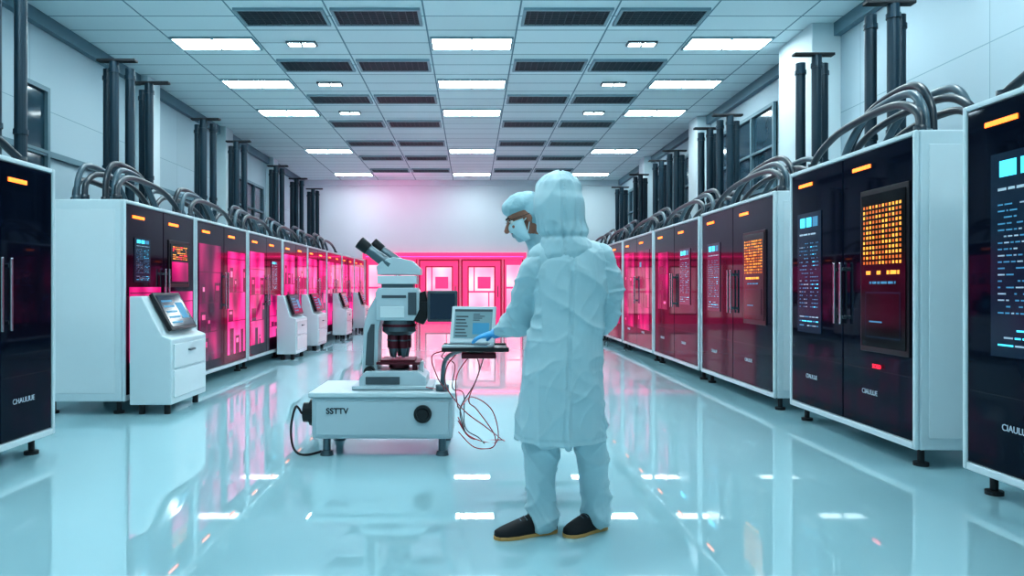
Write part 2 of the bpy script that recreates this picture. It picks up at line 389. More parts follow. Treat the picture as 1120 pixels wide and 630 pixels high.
def cabinet(yn,yf,side,H,xf,doors=2,style=None,names=('CIAULUE','CIAULUE'),D=.85,plum=False,label='',zb=.13):
    """style: list per door of screens (kind,u0,u1,z0,z1) with u = 0..1 across the door"""
    W=yf-yn
    r=root('lab_cabinet',(xf+side*D/2,(yn+yf)/2,0),-math.pi/2 if side>0 else math.pi/2,label=label,category='lab cabinet',
           group='row of tall dark cabinets with screens' if side>0 else 'row of tall dark cabinets behind kiosks')
    f=-D/2; x0=-W/2; x1=W/2; t=.035
    b=MB(); b.box(x0,x1,f+.02,D/2,zb,H)
    b.box(x0,x0+t,f-.015,f+.02,zb,H); b.box(x1-t,x1,f-.015,f+.02,zb,H); b.box(x0+t,x1-t,f-.015,f+.02,zb,zb+.05); b.box(x0+t,x1-t,f-.015,f+.02,H-t,H)
    obj('body',b,M_white,parent=r,bevel=.012)
    for sx in(x0,x1):
        a,c=(sx-.006,sx) if sx<0 else (sx,sx+.006)
        obj('side_panel',MB().box(a,c,f+.08,D/2-.06,zb+.08,H-.1),M_white2,parent=r,bevel=.003)
    for fx in (x0+.12,x1-.12):
        for fy in (f+.1,D/2-.1):
            obj('foot',MB().cyl((fx,fy,0),(fx,fy,.025),.05,n=16).cyl((fx,fy,.025),(fx,fy,zb+.01),.022,n=12),M_dark,parent=r)
    dw=(W-2*t)/doors
    for k in range(doors):
        a=x0+t+dw*k+.005; c=a+dw-.01
        dm=M_plum if (plum is True or (plum and plum[k])) else M_navy
        z0=zb+.055; z1=H-t-.005
        d=obj('door',MB().box(a,c,f-.005,f+.02,z0,z1),dm,parent=r,bevel=.006)
        obj('seam',MB().box(a+.02,c-.02,f-.0075,f-.005,.62,.626),M_navy2,parent=d)
        wl=min(.26,dw*.34); m0=a+dw*.30
        obj('indicator_light',MB().box(m0-wl/2,m0+wl/2,f-.014,f-.005,z1-.13,z1-.10),M_orange,parent=d,bevel=.003,label='glowing orange indicator strip')
        hx=c-.045 if k%2==0 else a+.045
        hz0,hz1=.95,1.45
        hm=MB().box(hx-.012,hx+.012,f-.06,f-.042,hz0,hz1).box(hx-.009,hx+.009,f-.045,f-.003,hz0+.04,hz0+.07).box(hx-.009,hx+.009,f-.045,f-.003,hz1-.07,hz1-.04)
        obj('handle',hm,M_chrome,parent=d,bevel=.004,label='brushed metal bar handle')
        if names[k]: text('lettering',names[k],.054,M_txt,d,(a+dw*.42,f-.008,.43))
        for i,(kd,u0,u1,s0,s1) in enumerate((style or [[],[]])[k]):
            ww=c-a
            if kd in('refl','dim'):
                mb,ms=reflection_panel(a+ww*u0,a+ww*u1,s0,s1,f-.005,int(yn*50)+k*11+i,M_pinkrefl if kd=='refl' else M_pinkdim)
                obj('painted_reflection',mb,ms,parent=d,label='magenta reflection painted as a glow on the glossy door')
            elif kd=='bezel':
                obj('screen_frame',MB().box(a+ww*u0,a+ww*u1,f-.016,f-.005,s0,s1),M_black,parent=d,bevel=.004)
            elif kd=='red':
                text('status_text','SOBD',.045,M_red,d,(a+ww*u0,f-.02,s0))
            else:
                mb,ms=screen(kd,a+ww*u0,a+ww*u1,s0,s1,f-.016 if kd!='cyan' else f-.006,int(yn*100)+k*7+i)
                obj('screen',mb,ms,parent=d,label={'cyan':'dark blue screen with cyan readouts','grid':'black screen with orange grid of squares','pink':'screen with orange readouts and painted magenta reflection'}[kd])
    return r
# right row (local x runs from far to near)
cabinet(2.55,4.53,1,2.36,3.05,style=[[('cyan',.22,.86,.85,2.02)],[('bezel',.2,.9,.8,1.95),('grid',.23,.87,.84,1.92)]],label='tall navy lab cabinet with large cyan readout screen')
cabinet(5.01,6.99,1,2.33,3.05,style=[[('cyan',.14,.62,.84,1.92)],[('bezel',.30,.97,.76,1.99),('grid',.33,.94,.80,1.95),('red',.55,.68,.64,0)]],label='tall navy lab cabinet with cyan screen and orange grid screen')
cabinet(7.35,9.7,1,2.22,3.05,style=[[('cyan',.2,.62,.95,1.8)],[('bezel',.3,.86,.85,1.85),('grid',.33,.83,.9,1.82)]],label='tall navy lab cabinet with cyan screen and amber grid screen')
cabinet(9.8,12.2,1,2.2,3.05,style=[[('dim',.2,.7,.9,1.8)],[('cyan',.25,.7,1.0,1.8)]],label='tall dark cabinet with painted magenta reflection and cyan screen')
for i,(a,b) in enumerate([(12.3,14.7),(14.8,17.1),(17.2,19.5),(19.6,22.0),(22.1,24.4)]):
    cabinet(a,b,1,2.2,3.05,style=[[('dim',.1,.85,.5,1.9)],[('refl' if i>1 else 'dim',.1,.85,.5,1.9)]],plum=True,label='tall dark cabinet with painted magenta reflections')
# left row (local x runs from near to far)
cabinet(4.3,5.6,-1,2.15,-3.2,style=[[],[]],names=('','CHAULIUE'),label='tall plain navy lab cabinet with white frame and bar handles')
cabinet(7.14,8.96,-1,2.11,-3.4,style=[[('cyan',.2,.62,1.3,1.75),('refl',.08,.92,.5,1.25)],[('bezel',.14,.82,1.25,1.78),('pink',.18,.78,1.29,1.74),('refl',.2,.95,.5,1.2)]],plum=(True,True),label='tall dark lab cabinet with screens behind a white kiosk')
cabinet(9.0,11.04,-1,2.11,-3.4,style=[[('dim',.06,.86,.3,1.8)],[('refl',.14,.94,.3,1.75)]],plum=True,label='tall plum cabinet with magenta reflections painted on both doors')
cabinet(11.1,13.08,-1,2.11,-3.4,style=[[('refl',.06,.86,.35,1.8)],[('cyan',.3,.7,1.2,1.7),('refl',.2,.9,.4,1.12)]],plum=True,label='tall plum cabinet with painted magenta reflections and small screen')
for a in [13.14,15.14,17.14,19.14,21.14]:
    cabinet(a,a+1.96,-1,2.11,-3.4,style=[[('refl',.06,.88,.35,1.85)],[('refl',.12,.93,.35,1.85)]],plum=True,label='tall dark cabinet with magenta reflections painted on both doors')

# ---------------------------------------------------------------- kiosks
def kiosk(y0,x=-3.335,W=.93,D=.41,k=1.0,label='white floor kiosk with slanted touch screen and drawer'):
    r=root('kiosk',(x+D/2,y0+W/2,0),math.pi/2,label=label,category='kiosk',group='white kiosks along the cabinets')
    f=-D/2
    obj('body',MB().prism([(D/2,.1),(D/2,1.16*k),(D/2-.12,1.16*k),(f+.10,.78*k),(f,.74*k),(f,.1)],-W/2,W/2),M_white,parent=r,bevel=.012)
    dr=obj('drawer',MB().box(-W/2+.05,W/2-.05,f-.012,f,.45*k,.69*k),M_white2,parent=r,bevel=.006)
    obj('knob',MB().box(-.07,.07,f-.04,f-.012,.60*k,.62*k),M_steel,parent=dr,bevel=.003)
    obj('door',MB().box(-W/2+.05,W/2-.05,f-.012,f,.16,.43*k),M_white2,parent=r,bevel=.006)
    p0=Vector((0,f+.085,.795*k)); p1=Vector((0,D/2-.13,1.15*k)); up=(p1-p0).normalized(); nn=Vector((0,-up.z,up.y))
    def slab(u0,u1,v0,v1,h0,h1,m,mb):
        L=(p1-p0).length
        c=[]
        for h in(h0,h1):
            for (u,v) in((u0,v0),(u1,v0),(u1,v1),(u0,v1)):
                c.append(Vector((u,0,0))+p0+up*(v*L)+nn*h)
        mb.add(c,[(0,3,2,1),(4,5,6,7),(0,1,5,4),(1,2,6,5),(2,3,7,6),(3,0,4,7)],m)
    tm=MB(); slab(-.33,.33,.02,1.05,.008,.05,0,tm)
    t=obj('touch_screen',tm,[M_black],parent=r,bevel=.006,label='black slanted touch screen')
    s=MB(); slab(-.29,.29,.10,.97,.05,.054,0,s)
    for i in range(5): slab(-.24,.02,.18+.15*i,.23+.15*i,.054,.056,1,s)
    slab(.07,.24,.3,.75,.054,.056,1,s)
    obj('display',s,[M_scr,M_cyan2],parent=t)
    for fx in(-W/2+.1,W/2-.1):
        for fy in(f+.08,D/2-.08): obj('foot',MB().cyl((fx,fy,0),(fx,fy,.105),.03,n=14),M_dark,parent=r)
kiosk(7.12)
for y0 in [12.5,14.3,17.5,20.5]: kiosk(y0,W=.85,D=.33,k=.95)

# ---------------------------------------------------------------- pipes and hoses
def pipe(x,y,side,top,r=.05,plate=True):
    m=MB().cyl((0,0,0),(0,0,top),r,n=18).cyl((0,0,top-.14),(0,0,top-.09),r+.01,n=18).cyl((0,0,2.75),(0,0,2.80),r+.01,n=18).cyl((0,0,0),(0,0,.03),r+.03,n=18)
    o=obj('utility_pipe',m,M_pipe,loc=(x,y,0),smooth=False,label='slim dark teal vertical service pipe behind the cabinets',category='pipe',group='vertical service pipes')
    if plate:
        obj('bracket',MB().box(-.20 if side<0 else -.28,.28 if side<0 else .20,-.05,.05,top,top+.03),M_dark,parent=o,bevel=.004)
def cluster(x,y,side,top,n=3):
    for i in range(n):
        pipe(x+side*.15*(i%2)-(.06*side if i==2 else 0),y+.15*i,side,top-.05*(i%2),.058,plate=(i==0))
for x,y,n in [(-4.5,6.9,3),(-4.5,9.2,3),(-4.5,10.2,2),(-4.55,12.4,3),(-4.6,14.3,3),(-4.6,17.2,3),(-4.6,19.2,3),(-4.6,21.2,3)]:
    cluster(x,y,-1,4.08 if y>7.6 else 4.6,n)
for x,y,n in [(4.15,7.2,3),(4.15,8.8,3),(4.2,11.9,3),(4.2,12.9,3),(4.2,15.0,3),(4.2,16.2,3),(4.2,18.2,3),(4.2,20.5,3)]:
    cluster(x,y,1,4.03,n)
def hose(x,y0,y1,H,rise,side,r,m,out=.0):
    z=H+r+.004
    p=[(x,y0,z,r),(x+side*.02,y0+.06,H+rise*.55,r),(x+side*(.05+out),y0+.22*(y1-y0),H+rise*.95,r),(x+side*(.06+out),y0+.5*(y1-y0),H+rise,r),(x+side*(.05+out),y0+.78*(y1-y0),H+rise*.85,r),(x+side*.02,y1-.08,H+rise*.45,r),(x,y1,z,r)]
    mb=MB().tube(p,n=12,sub=6)
    for e in (p[0],p[-1]): mb.cyl((e[0],e[1],H+.001),(e[0],e[1],H+.06),r+.012,n=12)
    obj('flexible_hose',mb,m,smooth=True,label='dark flexible hose arching over the cabinet tops',category='hose',group='hoses over cabinets')
rnd=random.Random(5)
def hoses(side,xf,H,y0,y1,n,rise,r):
    for i in range(n):
        q=i/max(1,n-1)
        x=xf+side*(.12+.56*q); a=y0+.10+.10*(i%3)+rnd.uniform(0,.1); b=y1-.12-.16*((i*2)%3)-rnd.uniform(0,.1)
        hose(x,a,b,H,rise*(.62+.38*((i*2)%5)/4),side,r,M_hose2 if i%3==1 else M_hose)
hoses(1,3.05,2.33,5.01,6.99,6,.50,.031)
hoses(1,3.05,2.36,3.0,4.5,3,.3,.03)
hoses(1,3.05,2.22,7.35,9.7,6,.48,.030)
for a,b in [(9.8,12.2),(12.3,14.7),(14.8,17.1),(17.2,19.5)]: hoses(1,3.05,2.2,a,b,5,.46,.030)
hoses(-1,-3.4,2.11,7.14,8.96,6,.46,.030)
hoses(-1,-3.2,2.15,4.3,5.6,2,.3,.03)
for a in [9.0,11.1,13.14,15.14,17.14]: hoses(-1,-3.4,2.11,a,a+1.95,5,.44,.029)

# ---------------------------------------------------------------- microscope cart
cart=root('equipment_cart',(-.66,5.72,0),0,label='low white equipment cart on short feet carrying a microscope',category='cart')
obj('body',MB().box(-.52,.52,-.34,.34,.13,.44),M_mic,parent=cart,bevel=.02)
obj('top_plate',MB().box(-.54,.54,-.36,.36,.44,.475),M_white,parent=cart,bevel=.008)
obj('front_panel',MB().box(-.49,.49,-.35,-.34,.16,.41),M_mic,parent=cart,bevel=.006)
kb=obj('knob',MB().cyl((.30,-.35,.32),(.30,-.375,.32),.065,n=28).cyl((.30,-.375,.32),(.30,-.40,.32),.045,.04,n=28),M_black,parent=cart,label='round black knob')
obj('reel',MB().cyl((-.52,-.22,.31),(-.55,-.22,.31),.10,n=28).cyl((-.55,-.22,.31),(-.60,-.22,.31),.075,n=24),M_black,parent=cart,label='black side reel')
text('lettering','SSTTV',.060,M_txtd,cart,(-.41,-.352,.32),align='LEFT',off=.0012)
for x in(-.42,.44):
    for y in(-.27,.27):
        obj('foot',MB().cyl((x,y,.035),(x,y,.14),.028,n=16).cyl((x,y,0),(x,y,.035),.05,.04,n=20),M_steel,parent=cart)

mic=root('microscope',(-.62,5.70,.477),0,label='large white microscope with black eyepieces standing on the cart',category='microscope')
def P(px,py): return ((px-516)/140.3+.62, 1.25-(py-314)/140.3-.475)
def mprism(pix,y0,y1,m=0,mb=None):
    mb=mb or MB(); q=[P(*p) for p in pix]; n=len(q)
    vs=[(a,y0,b) for a,b in q]+[(a,y1,b) for a,b in q]
    mb.add(vs,[(i,(i+1)%n,n+(i+1)%n,n+i) for i in range(n)]+[tuple(range(n-1,-1,-1)),tuple(range(n,2*n))],m); return mb
obj('base',mprism([(397,422.5),(397,410),(404,403),(458,403),(468,410),(468,422.5)],-.2,.22).box(-.28,.33,-.22,.24,.001,.03),M_mic,parent=mic,bevel=.008)
obj('base_panel',MB().box(P(404,0)[0],P(440,0)[0],-.206,-.2,P(0,417)[1],P(0,409)[1]),M_greyp,parent=mic,bevel=.002)
obj('arm',mprism([(398,408),(400,356),(405,338),(414,322),(420,322),(420,346),(416,360),(415,408)],-.11,.13),M_mic,parent=mic,bevel=.008)
obj('arm_cover',mprism([(402,398),(404,364),(408,354),(412,354),(411,398)],-.118,-.11),M_greyp,parent=mic,bevel=.002)
obj('head',mprism([(414,350),(413,320),(416,315),(457,315),(460,320),(460,338),(454,350)],-.14,.12),M_mic,parent=mic,bevel=.005)
obj('label_plate',MB().box(P(420,0)[0],P(446,0)[0],-.143,-.14,P(0,326)[1],P(0,323)[1]),M_greyp,parent=mic)
obj('lower_plate',MB().box(P(418,0)[0],P(444,0)[0],-.146,-.14,P(0,347)[1],P(0,335)[1]),M_white2,parent=mic,bevel=.003)
obj('side_plate',MB().box(P(448,0)[0],P(457,0)[0],-.146,-.14,P(0,344)[1],P(0,320)[1]),M_greyp,parent=mic,bevel=.002)
obj('collar',MB().box(P(419,0)[0],P(453,0)[0],-.11,.10,P(0,316)[1],P(0,311)[1]),M_steel,parent=mic,bevel=.003)
obj('neck_block',mprism([(415,311),(415,302),(457,302),(457,311)],-.13,.11),M_white,parent=mic,bevel=.005)
hd=obj('binocular_housing',mprism([(415,301),(414,292),(420,286),(432,282),(452,286),(461,295),(461,301)],-.13,.11),M_mic,parent=mic,bevel=.005)
for yy,dx in((-.085,-3),(.085,8)):
    a=P(431+dx,291);b=P(408+dx,274);c=P(398+dx,266)
    obj('eyepiece',MB().cyl((a[0],yy,a[1]),(b[0],yy,b[1]),.048,.040,n=24,m=1).cyl((b[0],yy,b[1]),(c[0],yy,c[1]),.046,.05,n=24,m=0),[M_black,M_steel],parent=mic,label='eyepiece with black rubber cup')
a=P(437,350);b=P(437,362)
nz=obj('nosepiece',MB().cyl((a[0],-.02,a[1]),(a[0],-.02,b[1]),.12,.13,n=32).cyl((a[0],-.02,b[1]),(a[0],-.02,b[1]-.03),.13,.09,n=32),M_steel,parent=mic)
obj('red_ring',MB().cyl((a[0],-.02,a[1]-.03),(a[0],-.02,a[1]-.05),.132,n=32),M_obj,parent=mic)
for ang in range(0,360,72):
    th=math.radians(ang+20); x=a[0]+.06*math.cos(th); y=-.02+.06*math.sin(th); zt=b[1]-.02
    obj('objective',MB().cyl((x,y,zt),(x*1.0,y,zt-.11),.036,n=18).cyl((x,y,zt-.11),(x,y,zt-.18),.028,.014,n=18,m=1).cyl((x,y,zt-.045),(x,y,zt-.055),.039,n=18,m=1),[M_obj,M_steel],parent=nz)
sx=P(437,0)[0]
obj('stage',MB().box(sx-.16,sx+.17,-.17,.15,.185,.205).box(sx-.13,sx+.13,-.15,.13,.205,.22).cyl((sx,-.02,.15),(sx,-.02,.185),.08,n=24).cyl((sx+.13,-.12,.13),(sx+.13,-.12,.185),.02,n=14),M_obj,parent=mic,bevel=.003)
obj('stage_post',MB().box(sx-.07,sx+.07,.02,.10,.14,.185).box(sx+.15,sx+.19,-.05,.05,.03,.20),M_white2,parent=mic,bevel=.004)
obj('focus_knob',MB().cyl((P(407,0)[0],-.118,.13),(P(407,0)[0],-.17,.13),.042,n=24).cyl((P(407,0)[0],-.17,.13),(P(407,0)[0],-.19,.13),.028,n=24),M_black,parent=mic)
obj('camera_module',mprism([(452,350),(456,322),(466,318),(469,332),(468,348),(464,355)],-.10,.08),M_black,parent=mic,bevel=.008)
mn=obj('side_monitor',mprism([(469,351),(469,318),(501,318),(501,351)],-.20,-.165),M_greyp,parent=mic,bevel=.008,label='small square grey monitor')
obj('display',mprism([(472,348),(472,321),(498,321),(498,348)],-.204,-.2),M_scr,parent=mn)
obj('monitor_bracket',mprism([(462,340),(462,330),(480,330),(480,340)],-.165,-.08),M_black,parent=mic)

# ---------------------------------------------------------------- tray, laptop, cables
tray=root('laptop_tray',(0.02,4.28,0),0,label='dark tray on a swing arm reaching out from the cart',category='tray')
obj('tray_top',MB().box(-.19,.19,-.16,.16,.885,.900).box(-.19,.19,-.17,-.16,.885,.91).box(-.19,.19,.16,.17,.885,.91),M_black,parent=tray,bevel=.004)
obj('arm',MB().tube([(0,.0,.872,.016),(0,.25,.86,.016),(-.12,.8,.80,.016),(-.22,1.12,.70,.016),(-.24,1.18,.49,.018)],n=12,sub=5).cyl((-.24,1.18,.477),(-.24,1.18,.52),.05,n=20).cyl((0,0,.84),(0,0,.885),.05,n=20),M_steel,parent=tray,smooth=True)
bx=obj('control_box',MB().box(-.08,.12,-.10,.12,.84,.872),M_obj,parent=tray,bevel=.006)

lap=root('laptop',(-.015,4.26,.902),math.radians(-12),label='small white laptop with open screen on the tray',category='laptop')
obj('base',MB().box(-.135,.135,-.12,.08,0,.018),M_white,parent=lap,bevel=.005)
obj('keyboard',MB().box(-.12,.12,-.10,.02,.018,.021),M_greyp,parent=lap)
hinge=Vector((0,.075,.018)); upv=Vector((0,.32,.947)).normalized(); nv=Vector((0,-upv.z,upv.y))
def lslab(u0,u1,v0,v1,h0,h1,m,mb):
    c=[]
    for h in(h0,h1):
        for (u,v) in((u0,v0),(u1,v0),(u1,v1),(u0,v1)): c.append(Vector((u,0,0))+hinge+upv*v+nv*h)
    mb.add(c,[(0,3,2,1),(4,5,6,7),(0,1,5,4),(1,2,6,5),(2,3,7,6),(3,0,4,7)],m)
lm=MB(); lslab(-.135,.135,0,.225,-.012,.006,0,lm)
lid=obj('lid',lm,M_white2,parent=lap,bevel=.004)
ls=MB(); lslab(-.115,.115,.025,.205,.006,.008,0,ls)
lslab(-.115,.115,.19,.205,.008,.0085,1,ls)
for i in range(7): lslab(-.105,-.03-.008*(i%3),.035+.02*i,.043+.02*i,.008,.009,1,ls)
lslab(0,.10,.05,.12,.008,.009,2,ls)
for i in range(4): lslab(.0,.04+.015*(i%3),.135+.012*i,.140+.012*i,.008,.009,1,ls)
obj('display',ls,[M_laps,M_greyp,M_cyan2],parent=lid)

def cable(pts,m,lab,r=.004):
    mb=MB().tube([p+(r,) for p in pts],n=8,sub=7)
    obj('cable',mb,m,smooth=True,label=lab,category='cable',group='cables around the cart')
cable([(-.1,4.4,.84),(-.16,4.6,.74),(-.17,5.0,.56),(-.05,5.25,.36),(.10,5.4,.22),(.24,5.75,.05),(.24,5.95,.008),(.0,6.0,.008),(-.11,5.95,.16)],M_cablered,'dark red cable drooping from tray to floor')
cable([(.0,4.42,.85),(-.10,4.8,.66),(-.09,5.05,.42),(.00,5.4,.44),(.16,5.6,.30),(.20,5.85,.012),(-.02,5.9,.05),(-.11,5.9,.20)],M_cablered,'dark red cable looping onto the floor')
cable([(-.10,4.4,.87),(-.26,4.8,.80),(-.24,5.2,.60),(-.20,5.38,.50),(-.26,5.46,.49),(-.34,5.47,.50)],M_cablered,'dark red cable running from tray to microscope')
cable([(.08,4.42,.85),(.02,4.8,.62),(-.08,5.1,.40),(-.05,5.3,.20),(-.08,5.5,.30),(-.11,5.6,.34)],M_cabledk,'thin black cable hanging beside the cart')
cable([(.02,4.45,.85),(.05,4.8,.70),(-.02,5.0,.48),(.04,5.3,.36),(.17,5.5,.14),(.16,5.65,.012),(.02,5.62,.02),(-.10,5.6,.14)],M_cablered,'dark red cable curling down to the floor')
cable([(-.14,4.42,.88),(-.20,4.9,.78),(-.12,5.2,.70),(-.14,5.3,.52),(-.06,5.4,.46),(-.05,5.5,.20),(.05,5.6,.10),(.10,5.8,.01)],M_cabledk,'thin black cable tangled beside the cart',.0035)
cable([(-1.27,5.46,.31),(-1.31,5.44,.36),(-1.34,5.42,.2),(-1.31,5.4,.05),(-1.22,5.4,.012),(-1.1,5.6,.012)],M_cabledk,'black cable hanging from the cart reel',.009)

# ---------------------------------------------------------------- people
def organic(mb,voxel,mats,it=4,fold=None,matfn=None,name='body'):
    me=mesh_of(name,mb,mats,True)
    t=bpy.data.objects.new('tmp',me); COL.objects.link(t)
    r=t.modifiers.new('r','REMESH'); r.mode='VOXEL'; r.voxel_size=voxel
    s=t.modifiers.new('s','SMOOTH'); s.factor=.5; s.iterations=it
    dg=bpy.context.evaluated_depsgraph_get(); ne=bpy.data.meshes.new_from_object(t.evaluated_get(dg))
    bpy.data.objects.remove(t); ne.name=name
    if fold:
        nr=[v.normal.copy() for v in ne.vertices]
        for v,n_ in zip(ne.vertices,nr): v.co=v.co+n_*fold(v.co)
    ne.materials.clear()
    for m in mats: ne.materials.append(m)
    for p in ne.polygons:
        p.use_smooth=True
        p.material_index=matfn(p.center) if matfn else 0
    return ne
def crease(v):   # broad valleys with sharp crests
    s=1-min(1,abs(noise.noise(v))*2.2); return s*s*s-.3
def crease2(v):  # thin sharp pull lines
    s=1-min(1,abs(noise.noise(v))*3.2); return s*s-.25
def head(mb,c,f,u,k=1.0):
    c=Vector(c); f=Vector(f).normalized(); u=Vector(u); u=(u-f*u.dot(f)).normalized(); s=f.cross(u)
    ax=(s,f,u)
    mb.ell(c+u*.03*k-f*.012*k,.077*k,.098*k,.100*k,ax,24,14)
    mb.ell(c-u*.04*k+f*.022*k,.060*k,.072*k,.080*k,ax,24,14)
    mb.ell(c-u*.098*k+f*.062*k,.026*k,.022*k,.020*k,ax)          # chin
    mb.ell(c+u*.022*k+f*.078*k,.052*k,.016*k,.012*k,ax)          # brow
    A=c+f*.088*k+u*.006*k; B=c+f*.116*k-u*.036*k
    mb.tube([tuple(A)+(.010*k,),tuple((A+B)/2+f*.003)+(.012*k,),tuple(B)+(.016*k,)],n=12,sub=3)
    for sg in(-1,1):
        mb.ell(c+s*.034*k*sg+f*.066*k-u*.028*k,.022*k,.022*k,.02*k,ax)  # cheek
        mb.ell(c+s*.078*k*sg-f*.008*k-u*.008*k,.010*k,.019*k,.032*k,ax)  # ear
    mb.ell(c-u*.062*k+f*.088*k,.024*k,.012*k,.007*k,ax); mb.ell(c-u*.074*k+f*.086*k,.022*k,.012*k,.008*k,ax)
    return c,f,s,u
def eyes(parent,c,f,s,u,k=1.0):
    for sg in(-1,1):
        p=c+s*.032*k*sg+f*.080*k+u*.002
        obj('eye',MB().ell(p,.0135,.0135,.0135,(s,f,u),16,10,0).ell(p+f*.0085,.0065,.0065,.0065,(s,f,u),12,8,1),[M_eye,M_iris],parent=parent,smooth=True)
def hand(w,d,n,curl=35,spread=.0,side=1):
    """w wrist, d forward, n palm-facing normal; thumb on side s"""
    w=Vector(w); d=Vector(d).normalized(); n=Vector(n); n=(n-d*n.dot(d)).normalized(); s=d.cross(n)*side
    mb=MB(); ax=(s,d,n)
    mb.ell(w+d*.048,.040,.056,.017,ax); mb.ell(w+d*.078,.041,.022,.014,ax)
    mb.tube([tuple(w-d*.05)+(.034,),tuple(w-d*.01)+(.028,),tuple(w+d*.02)+(.030,)],n=14,sub=3)
    for off,L,r in((.031,.074,.0095),(.011,.084,.0098),(-.010,.078,.0094),(-.030,.062,.0084)):
        b=w+d*.082+s*off; pts=[tuple(b-d*.02)+(r*1.1,),tuple(b)+(r*1.1,)]; a=math.radians(curl*.4); p=b
        for sg,fr in enumerate((.44,.31,.25)):
            dd=(d*math.cos(a)+n*math.sin(a)+s*spread*off).normalized()
            p=p+dd*L*fr; pts.append(tuple(p)+(r*(1-.08*sg),)); a+=math.radians(curl)
        mb.tube(pts,n=12,sub=3)
    b=w+d*.022+s*.028; p1=b+(s*.75+d*.55+n*.25).normalized()*.034; p2=p1+(s*.35+d*.8+n*.45).normalized()*.030; p3=p2+(d*.8+n*.6-s*.05).normalized()*.024
    mb.tube([tuple(b)+(.014,),tuple(p1)+(.0125,),tuple(p2)+(.011,),tuple(p3)+(.0095,)],n=12,sub=3)
    return organic(mb,.0034,[M_glove],1,name='glove')
def shoe(parent,heel,toe):
    heel=Vector(heel+(0,)); toe=Vector(toe+(0,)); L=(toe-heel).length; f=(toe-heel)/L; s=Vector((f.y,-f.x,0))
    def ringloft(prof,zb,ztopf,m,mb):
        n=14; rows=[]
        for t,hw in prof:
            z1=ztopf(t); r=[]
            for i in range(n):
                th=math.pi*i/(n-1); x=math.cos(th); z=max(0,math.sin(th))
                r.append(heel+f*L*t+s*hw*(abs(x)**.7*(1 if x>0 else -1))+Vector((0,0,zb+(z1-zb)*z**.8)))
            rows.append(r)
        vs=[v for r in rows for v in r]; fs=[]
        for a in range(len(rows)-1):
            for i in range(n-1): fs.append((a*n+i,a*n+i+1,(a+1)*n+i+1,(a+1)*n+i))
            fs.append((a*n+n-1,a*n,(a+1)*n,(a+1)*n+n-1))
        fs+=[tuple(range(n)),tuple(range((len(rows)-1)*n,len(rows)*n))]
        mb.add(vs,fs,m)
    prof=[(0,.018),(.03,.030),(.12,.038),(.3,.038),(.5,.042),(.68,.050),(.85,.046),(.95,.032),(1,.012)]
    def top(t):
        if t<.35: return .115-.02*abs(t-.12)
        return .115-.040*min(1,(t-.35)/.35) if t<.7 else .075-.030*(t-.7)/.3
    mb=MB(); ringloft(prof,.014,top,0,mb)
    so=obj('shoe',mb,[M_shoe],parent=parent,smooth=True,label='black shoe with tan sole')
    lc=MB()
    for t in(.44,.52,.60):
        z=top(t); lc.tube([tuple(heel+f*L*t-s*.026+Vector((0,0,z-.010)))+(.003,),tuple(heel+f*L*(t+.01)+Vector((0,0,z+.002)))+(.003,),tuple(heel+f*L*t+s*.026+Vector((0,0,z-.010)))+(.003,)],n=8,sub=3)
    obj('laces',lc,M_steel,parent=so,smooth=True)
    sm=MB(); P1=[(0,.022),(.03,.034),(.12,.041),(.3,.040),(.5,.043),(.68,.052),(.85,.048),(.95,.035),(1.01,.012)]
    pts=[heel+f*L*t+s*h for t,h in P1]+[heel+f*L*t-s*h for t,h in reversed(P1)]
    n=len(pts); sm.add([p for p in pts]+[p+Vector((0,0,.018)) for p in pts],[(i,(i+1)%n,n+(i+1)%n,n+i) for i in range(n)]+[tuple(range(n-1,-1,-1)),tuple(range(n,2*n))])
    obj('sole',sm,M_sole,parent=so,bevel=.003)

# --- front worker (seen from behind)
p1=root('person',(.47,3.70,0),0,label='person in pale blue hooded cleanroom suit reaching to the laptop',category='person')
OFF=Vector((-.47,-3.70,0))
def shift(mb): mb.v=[(v[0]-.47,v[1]-3.70,v[2]) for v in mb.v]; return mb
def shm(me):
    for v in me.vertices: v.co+=OFF
    return me
bm_=MB()
bm_.tube([(.47,3.70,.86,.15,.12),(.485,3.70,1.05,.15,.11),(.50,3.71,1.25,.16,.11),(.505,3.71,1.38,.16,.10),(.49,3.72,1.47,.07,.07),(.465,3.74,1.56,.058,.06)],n=24)
bm_.tube([(.41,3.70,.90,.10),(.370,3.71,.70,.105),(.352,3.71,.50,.096),(.350,3.72,.30,.084),(.356,3.72,.15,.080),(.364,3.72,.075,.086)],n=20)
bm_.tube([(.54,3.71,.90,.10),(.570,3.72,.70,.105),(.598,3.73,.50,.092),(.625,3.76,.30,.082),(.638,3.77,.16,.078),(.640,3.77,.085,.084)],n=20)
armL=[(.36,3.71,1.40,.075),(.315,3.77,1.26,.074),(.285,3.86,1.11,.066),(.225,3.98,1.05,.055),(.165,4.075,1.005,.036)]
armR=[(.65,3.71,1.40,.075),(.685,3.74,1.25,.072),(.70,3.80,1.09,.066),(.62,3.93,1.04,.055),(.53,3.99,1.03,.036)]
bm_.tube(armL,n=18); bm_.tube(armR,n=18)
c,f,s,u=head(bm_,(.445,3.775,1.655),(-.45,.85,-.25),(0,0,1))
def fold1(v):
    if v.z>1.5: return 0
    a=.014 if v.z<.9 else .003
    sd=1 if v.x>.48 else -1
    return a*crease(Vector((v.x*4+sd*v.z*2,v.y*4+v.z,v.z*5)))+a*.6*crease2(Vector((v.x*6+5,v.y*6,v.z*9-sd*v.x*8)))
me=organic(bm_,.0070,[M_cloth,M_skin],5,fold1,lambda p:1 if p.z>1.53 else 0)
obj('body',shm(me),[M_cloth],parent=p1)
eyes(p1,c+OFF,f,s,u)
obj('face_mask',shift(MB().ell(c+f*.052-u*.045,.064,.078,.058,(s,f,u),24,14)),M_mask,parent=p1,smooth=True)
